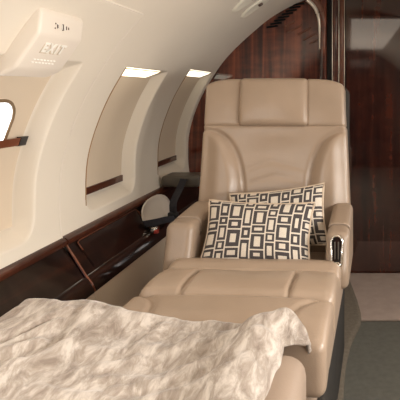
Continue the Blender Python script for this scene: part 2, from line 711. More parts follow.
# curved polished arch piece springing from the post
bm = bmesh.new()
arch = catmull([(-0.186, 1.38), (-0.186, 1.46), (-0.188, 1.54), (-0.198, 1.60), (-0.222, 1.65), (-0.262, 1.69)], 8)
tube(bm, [(x, BULK - 0.035, z) for x, z in arch], [0.007 + 0.013 * i / (len(arch) - 1) for i in range(len(arch))], 12)
bm2 = bmesh.new()
tube(bm2, [(x + 0.026, BULK - 0.030, z + 0.012) for x, z in arch], [0.012 + 0.014 * i / (len(arch) - 1) for i in range(len(arch))], 12)
tag(obj('arch_moulding', bm2, M['redwood'], fr), 'curved reddish wooden moulding')
tag(obj('arch_rail', bm, M['chrome'], fr), 'polished metal rail curving up to the ceiling')


# unseen glowing panel added over the aisle for fill and door reflection
lp = empty('ceiling_lamp', (0.36, 1.1, 1.69))
tag(lp, 'long lit lamp panel on the ceiling above the aisle', 'ceiling lamp')
obj('frame', box((0, 0, 0.005), (0.74, 2.66, 0.022), 0.006), M['shell_plastic'], lp)
obj('diffuser', box((0, 0, -0.008), (0.70, 2.62, 0.012), 0.004), M['ceil_lens'], lp)


# ------------------------------------------------------------------ windows
def floor_pt(s, y, off=0.0):
    x, z = at_s(s)
    nx, nz = normal_s(s)
    h = RAISE if y < 1.73 else 0
    return Vector((x - DEPTH + off + nx * h, y, z + nz * h))


def sheet(y0, y1, s0, s1, off, thick, ny=6, ns=24, rc=0.0):
    """curved panel lying on the reveal floor, thick towards the cabin"""
    bm = bmesh.new()
    F, B = [], []
    for i in range(ny + 1):
        y = y0 + (y1 - y0) * i / ny
        F.append([bm.verts.new(floor_pt(s0 + (s1 - s0) * j / ns, y, off + thick)) for j in range(ns + 1)])
        B.append([bm.verts.new(floor_pt(s0 + (s1 - s0) * j / ns, y, off)) for j in range(ns + 1)])
    for i in range(ny):
        for j in range(ns):
            bm.faces.new((F[i][j], F[i][j + 1], F[i + 1][j + 1], F[i + 1][j]))
            bm.faces.new((B[i][j], B[i + 1][j], B[i + 1][j + 1], B[i][j + 1]))
    for i in range(ny):
        bm.faces.new((F[i][0], F[i + 1][0], B[i + 1][0], B[i][0]))
        bm.faces.new((F[i][ns], B[i][ns], B[i + 1][ns], F[i + 1][ns]))
    for j in range(ns):
        bm.faces.new((F[0][j], B[0][j], B[0][j + 1], F[0][j + 1]))
        bm.faces.new((F[ny][j], F[ny][j + 1], B[ny][j + 1], B[ny][j]))
    return bm


def top_lens(y0, y1):
    """lit lens filling the sloping top face of the reveal"""
    bm = bmesh.new()
    q = []
    for (s, k) in ((stop(y0) - 0.004, 0.11), (stop(y0) - 0.034, 0.94)):
        x, z = at_s(s)
        for y in (y0 + 0.010, y1 - (0.085 if y0 < 2.5 else 0.04)):
            for dz in (-0.0045, 0.001):
                q.append(bm.verts.new((x - DEPTH * k + 0.002, y, z + dz)))
    lo0a, hi0a, lo0b, hi0b, lo1a, hi1a, lo1b, hi1b = q
    for f in ((lo0a, lo0b, lo1b, lo1a), (hi0a, hi1a, hi1b, hi0b), (lo0a, hi0a, hi0b, lo0b), (lo1a, lo1b, hi1b, hi1a),
              (lo0a, lo1a, hi1a, hi0a), (lo0b, hi0b, hi1b, lo1b)):
        bm.faces.new(f)
    return bm


for n_, (y0, y1) in enumerate(WINS):
    w = empty('window_%d' % (n_ + 1), (0, 0, 0))
    tag(w, kind='structure')
    if n_ == 0:
        s_bar = s_of_z(0.962)
        obj('liner', sheet(y0 + 0.015, y1 - 0.025, S_BOT + 0.045, S_TOP - 0.038, -0.003, 0.005), M['shade'], w, autosmooth=0.6)  # darker tan sheet added to paint the shading contrast of the recess floor
        obj('shade', sheet(y0 + 0.02, y1 - 0.028, S_BOT + 0.045, s_bar, 0.003, 0.006), M['shade'], w, autosmooth=0.6)
        tag(obj('shade_handle', sheet(y0 + 0.016, y1 - 0.03, s_bar - 0.004, s_bar + 0.022, 0.009, 0.012, 8, 4), M['redwood'], w, autosmooth=0.6), 'reddish wooden shade handle bar')
        tag(obj('handle_end', sheet(y1 - 0.062, y1 - 0.0285, s_bar - 0.006, s_bar + 0.024, 0.008, 0.0145, 2, 4), M['black'], w, autosmooth=0.6), 'dark end block on the handle bar')
        # oval-cornered pane with a brown rim, its lower part behind the raised shade
        yc, sc_, hy, hs, rc = 1.340, s_of_z(0.935), 0.140, 0.175, 0.07
        rim = []
        for k in range(48):
            a = 2 * PI * k / 48
            ca, sa = math.cos(a), math.sin(a)
            yy = yc + math.copysign(hy - rc, ca) + rc * ca
            s = sc_ + math.copysign(hs - rc, sa) + rc * sa
            rim.append((yy, max(s, s_bar + 0.004)))
        sc_ = s_of_z(1.02)
        bm = bmesh.new()
        rg = []
        for j in range(1, 9):
            rg.append([bm.verts.new(floor_pt(sc_ + (s - sc_) * j / 8, yc + (yy - yc) * j / 8, 0.004)) for yy, s in rim])
        bm.faces.new(rg[0])
        for A, B in zip(rg, rg[1:]):
            for k in range(48):
                bm.faces.new((A[k], A[(k + 1) % 48], B[(k + 1) % 48], B[k]))
        obj('pane', bm, M['sky_pane'], w, smooth=False)
        bm = bmesh.new()
        tube(bm, [floor_pt(s, yy, 0.004) for yy, s in rim], 0.0055, 8, closed=True)
        obj('rim', bm, M['rim'], w)
    else:
        s_bar = S_BOT + 0.058
        obj('shade', sheet(y0 + 0.012, y1 - 0.024, s_bar, stop(y0) - 0.036, 0.002, 0.006), M['shade'], w, autosmooth=0.6)
        tag(obj('shade_handle', sheet(y0 + 0.014, y1 - 0.026, s_bar - 0.006, s_bar + 0.022, 0.002, 0.014, 8, 4), M['wood_trim'], w, autosmooth=0.6), 'dark wooden shade handle bar')
        bm = bmesh.new()
        lipp = []
        for j in range(25):
            s = S_BOT + 0.03 + (stop(y0) - S_BOT - 0.034) * j / 24
            x, z = at_s(s)
            lipp.append((x + 0.0002, y0 + 0.001, z))
        tube(bm, lipp, 0.0022, 6)
        obj('reveal_edge', bm, M['bronze'], w)
        lr = []
        for (ss_, k, y) in ((stop(y0) - 0.004, 0.11, y0 + 0.010), (stop(y0) - 0.004, 0.11, y1 - (0.085 if y0 < 2.5 else 0.04)),
                            (stop(y0) - 0.034, 0.94, y1 - (0.085 if y0 < 2.5 else 0.04)), (stop(y0) - 0.034, 0.94, y0 + 0.010)):
            x, z = at_s(ss_)
            lr.append((x - DEPTH * k + 0.002, y, z - 0.004))
        bm = bmesh.new()  # amber tubes stand in for the orange glow round the lens
        for i in range(4):
            tube(bm, [lr[i], lr[(i + 1) % 4]], 0.0022, 6)
        tag(obj('lens_rim', bm, M['amber'], w), 'amber edge round the lamp lens')
        tag(obj('lamp_lens', top_lens(y0, y1), M['lamp_lens'], w, smooth=False), 'glowing lamp lens in the top of the reveal')

# panes of the windows beside and behind the camera
k_ = 4
for sgn in (-1, 1):
    for (y0, y1) in (MORE if sgn < 0 else MORE + WINS):
        w = empty('window_%d' % k_, (0, 0, 0))
        k_ += 1
        tag(w, kind='structure')
        bm = bmesh.new()
        r1 = []
        for y in (y0 + 0.07, y1 - 0.07):
            for s in (s_of_z(0.78), s_of_z(1.10)):
                p = floor_pt(s, y, 0.004)
                if sgn > 0:
                    p.x = 2 * CX - p.x
                r1.append(bm.verts.new(p))
        bm.faces.new((r1[0], r1[1], r1[3], r1[2]))
        obj('pane', bm, M['sky_pane'], w, smooth=False)

# ------------------------------------------------------------------ side ledge
ledge = empty('side_ledge', (-0.93, 1.0, 0.43))
tag(ledge, 'long glossy dark walnut ledge running under the cabin windows', 'ledge')
LO = Vector((0.93, -1.0, -0.43))


def shift(bm, v=LO):
    for q in bm.verts:
        q.co += v
    return bm


top_prof = [(-1.012, 0.600), (-1.004, 0.617), (-0.985, 0.614), (-0.975, 0.603), (-0.979, 0.589), (-0.992, 0.582), (-1.012, 0.58)]
bm = bmesh.new()
prism_y(bm, top_prof, REAR + 0.003, 1.727)
prism_y(bm, top_prof, 1.733, BULK - 0.003)
obj('top_moulding', shift(bm), M['wood_trim'], ledge, autosmooth=0.7)
pan = [(-0.992, 0.590), (-0.913, 0.474), (-0.93, 0.455), (-1.0, 0.47)]
for a, b_ in ((REAR + 0.003, 1.724), (1.736, BULK - 0.003)):
    bm = bmesh.new()
    prism_y(bm, pan, a, b_)
    obj('front_panel', shift(bm), M['wood_ledge'], ledge, smooth=False)
rail = [(-0.935, 0.468), (-0.917, 0.481), (-0.903, 0.474), (-0.897, 0.462), (-0.884, 0.44), (-0.882, 0.428), (-0.905, 0.422)]
for a, b_ in ((REAR + 0.003, 1.727), (1.733, BULK - 0.003)):
    bm = bmesh.new()
    prism_y(bm, rail, a, b_)
    obj('bottom_rail', shift(bm), M['wood_ledge'], ledge, autosmooth=0.7)
# brown joint strip crossing the panel
bm = bmesh.new()
tube(bm, [(-0.987, 1.73, 0.598), (-0.955, 1.73, 0.550), (-0.912, 1.73, 0.482), (-0.893, 1.73, 0.458), (-0.882, 1.73, 0.43)], 0.0042, 8)
tag(obj('joint_strip', shift(bm), M['redwood'], ledge), 'thin reddish strip between the two ledge sections')
# stowed table lid: a slightly raised glossy leaf with a lighter bevelled edge


def panel_pt(t, y, h=0.0):
    """point on the sloping panel: t 0 top .. 1 bottom, h off the surface"""
    a, b_ = Vector((-0.992, 0, 0.590)), Vector((-0.913, 0, 0.474))
    d = (b_ - a).normalized()
    nrm = Vector((-d.z, 0, d.x))
    if nrm.x < 0:
        nrm = -nrm
    p = a + (b_ - a) * t + nrm * h
    return Vector((p.x, y, p.z))


bm = bmesh.new()
c = []
for (t, y) in ((0.10, 1.80), (0.86, 1.80), (0.86, 2.29), (0.10, 2.29)):
    c.append((bm.verts.new(panel_pt(t, y, -0.004)), bm.verts.new(panel_pt(t, y, 0.005))))
bm.faces.new([q[1] for q in c])
bm.faces.new([q[0] for q in c][::-1])
for i in range(4):
    bm.faces.new((c[i][0], c[(i + 1) % 4][0], c[(i + 1) % 4][1], c[i][1]))
bmesh.ops.bevel(bm, geom=list(bm.edges), offset=0.002, segments=2, affect='EDGES')
obj('table_lid', shift(bm), M['wood_ledge'], ledge, autosmooth=0.5)
bm = bmesh.new()
tube(bm, [panel_pt(0.35, 1.797, 0.005), panel_pt(0.12, 1.797, 0.005), panel_pt(0.085, 1.812, 0.005), panel_pt(0.08, 1.84, 0.005), panel_pt(0.08, 2.28, 0.005),
          panel_pt(0.14, 2.296, 0.005), panel_pt(0.86, 2.298, 0.005)], 0.0026, 6)
tag(obj('lid_edge', shift(bm), M['redwood'], ledge), 'thin reddish edge line round the table lid')
# beige moulded pocket let into the ledge
bm = bmesh.new()
N1, N2 = 24, 8
rings = []
for j in range(N2 + 1):
    r = j / N2
    ring = []
    for i in range(N1):
        a = 2 * PI * i / N1
        t = 0.50 - 0.52 * r * math.sin(a) * (1 if math.sin(a) > 0 else 0.75)
        y = 2.455 + 0.175 * r * math.copysign(abs(math.cos(a)) ** 0.8, math.cos(a))
        h = 0.006 + (0.020 * (r ** 3) * max(0, math.sin(a))) - 0.0 * r
        ring.append(bm.verts.new(panel_pt(t, y, h)))
    rings.append(ring)
for j in range(N2):
    for i in range(N1):
        if j == 0:
            if i == 0:
                pass
        bm.faces.new((rings[j][i], rings[j][(i + 1) % N1], rings[j + 1][(i + 1) % N1], rings[j + 1][i]))
bmesh.ops.remove_doubles(bm, verts=bm.verts, dist=0.0004)
bmesh.ops.solidify(bm, geom=list(bm.faces), thickness=0.004)
tag(obj('pocket', shift(bm), M['shell_plastic'], ledge), 'beige curved pocket set into the dark ledge')

# ------------------------------------------------------------------ exit sign unit over the nearest window
ex = empty('exit_sign', (-0.80, 1.3175, 1.25))
tag(ex, 'ivory exit sign box on the wall above the nearest window', 'sign')
EO = Vector((0.80, -1.3175, -1.25))
prof = [(-0.805, 1.345), (-0.775, 1.342), (-0.757, 1.322), (-0.763, 1.265), (-0.823, 1.178), (-0.862, 1.160), (-0.895, 1.165)]
bm = bmesh.new()
prism_y(bm, prof, 1.228, 1.425)
bmesh.ops.bevel(bm, geom=list(bm.edges), offset=0.009, segments=4, profile=0.5, affect='EDGES')
obj('housing', shift(bm, EO), M['shell_plastic'], ex, autosmooth=0.9)


def text_mesh(txt, size, depth, origin, xdir, up, mat, parent, name, bold=0.0, spacing=1.0):
    cu = bpy.data.curves.new(name, 'FONT')
    cu.body = txt
    cu.size = size
    cu.extrude = depth
    cu.offset = bold
    cu.space_character = spacing
    cu.align_x = 'CENTER'
    cu.align_y = 'CENTER'
    t = bpy.data.objects.new('tmp', cu)
    COL.objects.link(t)
    bpy.context.view_layer.update()
    me = bpy.data.meshes.new_from_object(t.evaluated_get(bpy.context.evaluated_depsgraph_get()))
    bpy.data.objects.remove(t)
    xd, u = Vector(xdir).normalized(), Vector(up).normalized()
    nn = xd.cross(u)
    mt = Matrix((xd, u, nn)).transposed().to_4x4()
    mt.translation = Vector(origin)
    me.transform(mt)
    me.materials.clear()
    me.materials.append(mat)
    me.name = name
    o = bpy.data.objects.new(name, me)
    COL.objects.link(o)
    o.parent = parent
    return o


def facet(a, b_, t, y, h):
    a, b_ = Vector((a[0], y, a[1])), Vector((b_[0], y, b_[1]))
    up = (a - b_).normalized()
    nn = Vector((0, 1, 0)).cross(up)
    return b_ + (a - b_) * t + nn * h + EO, up


F1 = ((-0.757, 1.322), (-0.763, 1.265))
F2 = ((-0.763, 1.265), (-0.823, 1.178))
o_, up_ = facet(*F2, 0.64, 1.322, 0.0012)
tag(text_mesh('EXIT', 0.038, 0.0012, o_, (0, 1, 0), up_, M['letter'], ex, 'lettering', 0.0012, 1.25), 'raised pale EXIT letters')
o_, up_ = facet(*F2, 0.62, 1.3205, 0.0004)  # tan copy set behind the letters as a painted shadow
tag(text_mesh('EXIT', 0.038, 0.0005, o_ - up_ * 0.0012, (0, 1, 0), up_, M['shade'], ex, 'letter_border', 0.0014, 1.25), 'thin tan border round the EXIT letters')
o_, up_ = facet(*F2, 0.30, 1.317, 0.001)
bm = bmesh.new()
for r_ in range(2):
    for k in range(7):
        p = o_ + Vector((0, -0.042 + 0.014 * k, 0)) - up_ * (0.009 * r_)
        rbox(bm, p, (0.0015, 0.010, 0.0035), 0.0006, (1, 1, 1))
tag(obj('small_print', bm, M['letter'], ex), 'two rows of raised pale small print')
o_, up_ = facet(*F1, 0.45, 1.322, 0.0008)
bm = bmesh.new()
for k, (dy, wy, hz) in enumerate(((-0.032, 0.004, 0.004), (-0.032, 0.004, 0.004), (-0.022, 0.005, 0.010), (0.002, 0.007, 0.017), (0.018, 0.003, 0.010), (0.028, 0.003, 0.007))):
    z = 0.006 if k == 0 else (-0.006 if k == 1 else 0)
    rbox(bm, o_ + Vector((0, dy, 0)) + up_ * z, (0.0016, wy, hz), 0.0006, (1, 1, 1))
tag(obj('symbols', bm, M['ink'], ex), 'row of small dark printed symbols')
o_, up_ = facet(*F1, 0.45, 1.309, 0.0008)
bm = bmesh.new()
for dy in (-0.008, 0.012, 0.022):
    rbox(bm, o_ + Vector((0, dy, 0)), (0.0016, 0.004, 0.014), 0.0006, (1, 1, 1))
obj('raised_marks', bm, M['letter'], ex)

# ------------------------------------------------------------------ ceiling air outlets
for k, (yy, lab) in enumerate(((2.46, 'cream oval air outlet on the ceiling, farther from the wooden bulkhead'),
                               (2.65, 'cream oval air outlet on the ceiling, nearer the wooden bulkhead'))):
    s0 = s_of_z(1.575)
    x, z = at_s(s0)
    nx, nz = normal_s(s0)
    v = empty('air_outlet', (x, yy, z))
    tag(v, lab, 'air vent', 'oval ceiling air outlets')
    tdir = Vector((nz * -1, 0, nx)).normalized()
    nn = Vector((nx, 0, nz))

    def oval(a, b_, h0, h1, dish):
        bm = bmesh.new()
        R = []
        for j in range(9):
            r = j / 8
            ring = []
            for i in range(36):
                an = 2 * PI * i / 36
                u_, w_ = a * r * math.cos(an), b_ * r * math.sin(an)
                px, pz = at_s(s0 + u_)
                n2 = normal_s(s0 + u_)
                h = h1 - dish * (1 - r ** 4) if j < 8 else h0
                ring.append(bm.verts.new((px + n2[0] * h - x, w_, pz + n2[1] * h - z)))
            R.append(ring)
        for j in range(8):
            for i in range(36):
                bm.faces.new((R[j][i], R[j][(i + 1) % 36], R[j + 1][(i + 1) % 36], R[j + 1][i]))
        bmesh.ops.remove_doubles(bm, verts=bm.verts, dist=0.0003)
        return bm
    obj('plate', oval(0.100, 0.055, -0.001, 0.013, 0.006), M['vent_plastic'], v)
    bm = bmesh.new()
    px, pz = at_s(s0 + 0.03)
    c0 = Vector((px - x, 0, pz - z)) + nn * 0.001
    tube(bm, [c0, c0 + nn * 0.015], 0.013, 16)
    tag(obj('nozzle', bm, M['ink'], v), 'dark round nozzle')

# ------------------------------------------------------------------ louvred grille and reddish bars on the bulkhead
gr = empty('louvred_grille', (-0.40, BULK, 1.60))
tag(gr, 'black louvred air grille high on the wooden bulkhead beside the ceiling', 'air vent')
for k in range(8):
    t = k / 7
    cx, cz = -0.485 + 0.165 * t, 1.528 + 0.140 * t
    bm = bmesh.new()
    rbox(bm, (0, 0, 0), (0.072, 0.012, 0.0115), 0.003, (1, 1, 1))
    bmesh.ops.rotate(bm, verts=bm.verts, matrix=Matrix.Rotation(math.radians(-8), 3, 'Y'))
    for v in bm.verts:
        v.co += Vector((cx + 0.40, -0.005, cz - 1.60))
    obj('slat', bm, M['slat'], gr)
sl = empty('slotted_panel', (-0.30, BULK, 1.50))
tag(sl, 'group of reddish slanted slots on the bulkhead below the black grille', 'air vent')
for (cx, cz, L_) in ((-0.375, 1.545, 0.07), (-0.345, 1.515, 0.10), (-0.285, 1.500, 0.09), (-0.25, 1.465, 0.09), (-0.225, 1.435, 0.06)):  # raised reddish bars set aslant on the bulkhead
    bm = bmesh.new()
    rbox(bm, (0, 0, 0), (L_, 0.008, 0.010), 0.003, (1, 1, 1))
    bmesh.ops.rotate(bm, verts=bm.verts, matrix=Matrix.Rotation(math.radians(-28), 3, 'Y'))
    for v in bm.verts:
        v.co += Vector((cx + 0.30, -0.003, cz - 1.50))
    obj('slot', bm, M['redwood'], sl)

# ------------------------------------------------------------------ the armchair facing the camera
seat = empty('leather_armchair', (-0.333, 1.75, 0), math.radians(-3.2))
tag(seat, 'tan leather cabin armchair facing the camera, holding two patterned pillows', 'armchair')

TILT = math.radians(9)


def recline(p, y0=0.30, z0=0.44):
    """lean points of the back about its bottom edge"""
    dy, dz = p.y - y0, p.z - z0
    return Vector((p.x, y0 + dy * math.cos(TILT) + dz * math.sin(TILT), z0 + dz * math.cos(TILT) - dy * math.sin(TILT)))


# lower backrest with two curved bolster seams
LSEAM = catmull([(-0.33, 0.965), (-0.27, 0.955), (-0.215, 0.920), (-0.175, 0.86), (-0.150, 0.78), (-0.142, 0.68), (-0.15, 0.42)], 6)
RSEAM = [(-x, z) for x, z in LSEAM]


def back_fn(p):
    u, z = p.x, p.z
    q = Vector(p)
    # taper towards the top
    q.x = -0.006 + (q.x + 0.006) * (1 - 0.055 * sstep(0.45, 1.2, z)) - 0.010 * sstep(0.6, 1.2, z)
    if p.y < 0.34:                                   # front face
        d = min(seg_dist(u, z, LSEAM), seg_dist(u, z, RSEAM))
        q.y += groove(d, 0.014, 0.010)
        # bolsters stand proud of the centre panel
        inside = 0
        for i in range(len(LSEAM) - 1):
            pass
        xs = None
        for (ax, az), (bx, bz) in zip(LSEAM, LSEAM[1:]):
            if bz <= z <= az:
                xs = ax + (bx - ax) * (az - z) / (az - bz + 1e-9)
        if xs is None:
            xs = -0.5 if z > 0.9 else -0.15
        b1 = sstep(0, 0.06, abs(u) + xs)             # beyond the seam
        q.y -= 0.022 * b1 * (1 - sstep(0.24, 0.31, abs(u)))
        q.y += 0.020 * (1 - b1) * (1 - (u / 0.2) ** 2 * 0.6) * sstep(0.98, 0.85, z) * sstep(0.3, 0.6, z)
        # soft wrinkles
        q.y += 0.0016 * noise.noise(Vector((u * 9, 1.3, z * 16)))
        q.y += groove(seg_dist(u, z, [(-0.12, 0.80), (-0.02, 0.835), (0.13, 0.80)]), 0.002, 0.010)
        q.y += groove(seg_dist(u, z, [(-0.10, 0.745), (0.0, 0.775), (0.11, 0.75)]), 0.002, 0.010)
    return recline(q)


bm = bmesh.new()
rbox(bm, (-0.008, 0.365, 0.713), (0.645, 0.13, 0.550), 0.015, (70, 2, 70), back_fn)
obj('backrest', bm, M['leather'], seat)


def head_fn(cx, hw, puff):
    def f(p):
        q = Vector(p)
        v = (p.z - 1.087) / 0.105
        if p.y < 0.36:
            u = (p.x - cx) / hw
            q.y -= puff * max(0, 1 - u * u) ** 0.5 * max(0, 1 - v * v) ** 0.5
            q.y += 0.001 * noise.noise(Vector((p.x * 14, 5, p.z * 20)))
        q.x = -0.008 + (p.x + 0.008) * (1 - 0.055 * sstep(0.45, 1.2, p.z)) - 0.010 * sstep(0.6, 1.2, p.z)
        # rounded outer shoulders, gentle crown
        q.z += -0.030 * (abs(p.x + 0.008) / 0.32) ** 7 * sstep(0.2, 1, v) + 0.004 * sstep(0.2, 1, v)
        return recline(q)
    return f


for cx, w_, nm, pf in ((-0.2415, 0.172, 'headrest_wing', 0.010), (0.2255, 0.172, 'headrest_wing', 0.010)):
    bm = bmesh.new()
    rbox(bm, (cx, 0.365, 1.082), (w_, 0.130, 0.203), 0.013, (14, 2, 16), head_fn(cx, w_ / 2, pf))
    obj(nm, bm, M['leather'], seat)
bm = bmesh.new()
rbox(bm, (-0.008, 0.358, 1.083), (0.314, 0.150, 0.202), 0.020, (24, 2, 16), head_fn(-0.008, 0.156, 0.022))
obj('headrest', bm, M['leather'], seat)
# shell behind the back
bm = bmesh.new()
rbox(bm, (0, 0.455, 0.80), (0.60, 0.07, 0.74), 0.03, (4, 2, 6), recline)
tag(obj('back_shell', bm, M['darkmetal'], seat), 'dark shell behind the leather back')


# seat cushion: well, front roll, row of three pads
def cush_fn(p):
    q = Vector(p)
    x, y = p.x, p.y
    if p.z > 0.42:
        up = sstep(0.42, 0.50, p.z)
        # well between the armrests lies lower
        q.z -= 0.045 * sstep(0.03, 0.065, y) * up
        q.z += 0.010 * max(0, 1 - ((y - 0.005) / 0.045) ** 2) * up
        q.z -= groove(abs(y + 0.062), 0.020, 0.008) * up
        yc = -0.155
        if y < -0.062:
            q.z += 0.012 * max(0, 1 - ((y - yc) / 0.095) ** 2) * up
            for xs in (-0.165, 0.165):
                q.z -= groove(abs(x - xs - (y - yc) * 0.02), 0.016, 0.006) * up
            q.z += 0.004 * math.cos(x * PI / 0.165) * up * -0.5
        q.z += 0.0012 * noise.noise(Vector((x * 10, y * 14, 2.0)))
    return q


bm = bmesh.new()
rbox(bm, (0, 0.02, 0.445), (0.605, 0.56, 0.15), 0.032, (70, 70, 4), cush_fn)
obj('seat_cushion', bm, M['leather'], seat)

# leg rest with curved side bolsters
LARC = catmull([(-0.315, -0.262), (-0.26, -0.285), (-0.215, -0.33), (-0.195, -0.40), (-0.19, -0.50)], 6)
RARC = [(-x, y) for x, y in LARC]


def leg_fn(p):
    q = Vector(p)
    x, y = p.x, p.y
    if p.z > 0.44:
        up = sstep(0.44, 0.50, p.z)
        d = min(seg_dist(x, y, LARC), seg_dist(x, y, RARC))
        q.z -= groove(d, 0.009, 0.009) * up
        q.z += 0.008 * max(0, 1 - (x / 0.3) ** 2) * up
    # front droops
    t = sstep(-0.38, -0.52, y)
    q.z -= 0.02 * t
    return q


bm = bmesh.new()
rbox(bm, (0, -0.385, 0.445), (0.604, 0.235, 0.145), 0.026, (60, 36, 4), leg_fn)
obj('leg_rest', bm, M['leather'], seat)
# upholstered apron under cushion and leg rest
bm = bmesh.new()
rbox(bm, (0, -0.02, 0.30), (0.59, 0.60, 0.17), 0.03, (6, 6, 4), lambda p: Vector((p.x * (1 - 0.12 * sstep(0.36, 0.2, p.z)), p.y, p.z)))
obj('apron', bm, M['leather_side'], seat)
bm = bmesh.new()
rbox(bm, (0, -0.365, 0.29), (0.56, 0.16, 0.18), 0.03, (6, 4, 6), lambda p: Vector((p.x * (1 - 0.10 * sstep(0.38, 0.2, p.z)), p.y, p.z)))
obj('leg_rest_frame', bm, M['leather_side'], seat)
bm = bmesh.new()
rbox(bm, (0.006, 0.01, 0.185), (0.560, 0.86, 0.365), 0.02, (2, 2, 2))  # dark base widened to stand in for the shadow strip beside the seat
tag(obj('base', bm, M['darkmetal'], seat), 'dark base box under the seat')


def arm(side):
    drop = 0.045 if side > 0 else 0.022

    def f(p):
        q = Vector(p)
        # top falls towards the front
        t = sstep(0.35, 0.0, p.y)
        q.z -= drop * t * sstep(0.40, 0.60, p.z)
        # front leans back at the top
        if p.y < 0.10:
            q.y += 0.035 * sstep(0.50, 0.67, p.z)
        return q
    bm = bmesh.new()
    rbox(bm, (0.286 if side > 0 else -0.288, 0.175, 0.485 if side < 0 else 0.5475), (0.084 if side > 0 else 0.105, 0.34, 0.36 if side < 0 else 0.235), 0.026, (6, 14, 14), f)
    return bm


obj('armrest', arm(-1), M['leather_arm'], seat)
ra = obj('armrest', arm(1), M['leather_arm'], seat)
# pill-shaped chrome control bezel on the front of the right armrest
bm = bmesh.new()
N = 32
ringp = []
for i in range(N):
    a = 2 * PI * i / N
    zz = math.copysign(0.032, math.sin(a)) + 0.018 * math.sin(a) if abs(math.sin(a)) > 1e-6 else 0
    xx = 0.0185 * math.cos(a)
    zc = 0.562 + zz
    ringp.append((0.286 + xx, 0.013 + 0.035 * sstep(0.50, 0.67, zc) - 0.010, zc))
tube(bm, ringp, 0.0042, 8, closed=True)
bz = tag(obj('control_bezel', bm, M['chrome'], ra), 'chrome pill-shaped bezel')
bm = bmesh.new()
c0 = bm.verts.new((0.286, 0.017, 0.562))
vs = [bm.verts.new((x, y + 0.003, z)) for x, y, z in ringp]
for i in range(N):
    bm.faces.new((c0, vs[i], vs[(i + 1) % N]))
tag(obj('control_insert', bm, M['wood_ledge'], ra), 'dark glossy insert')
bm = bmesh.new()
rbox(bm, (0.280, 0.012, 0.566), (0.004, 0.008, 0.060), 0.002, (1, 1, 4))
rbox(bm, (0.292, 0.012, 0.566), (0.004, 0.008, 0.060), 0.002, (1, 1, 4))
tag(obj('control_lever', bm, M['grey'], ra), 'slim grey levers')
bm = bmesh.new()
rbox(bm, (0.286, 0.006, 0.521), (0.022, 0.014, 0.016), 0.004, (2, 2, 2))
tag(obj('control_button', bm, M['chrome'], ra), 'bright chrome button')


# ------------------------------------------------------------------ near seat that carries the blanket
near = empty('leather_couch_seat', (-0.42, 0.70, 0))
tag(near, 'tan leather seat in the foreground under the blanket, opposite the armchair', 'seat')


def near_fn(p):
    q = Vector(p)
    q.z -= 0.02 * sstep(0.40, 0.50, p.y) * sstep(0.42, 0.53, p.z)
    return q


bm = bmesh.new()
rbox(bm, (0.02, 0.13, 0.43), (0.60, 0.72, 0.19), 0.05, (16, 16, 6), near_fn)
obj('seat_cushion', bm, M['leather_side'], near)
bm = bmesh.new()
rbox(bm, (0.02, 0.10, 0.235), (0.57, 0.70, 0.22), 0.03, (4, 4, 4))
obj('apron', bm, M['leather_side'], near)
bm = bmesh.new()
rbox(bm, (0.0, 0.05, 0.065), (0.45, 0.55, 0.125), 0.02, (2, 2, 2))
tag(obj('pedestal', bm, M['darkmetal'], near), 'dark pedestal')
bm = bmesh.new()
rbox(bm, (-0.325, 0.12, 0.42), (0.08, 0.70, 0.28), 0.035, (4, 10, 6))
obj('armrest', bm, M['leather_side'], near)


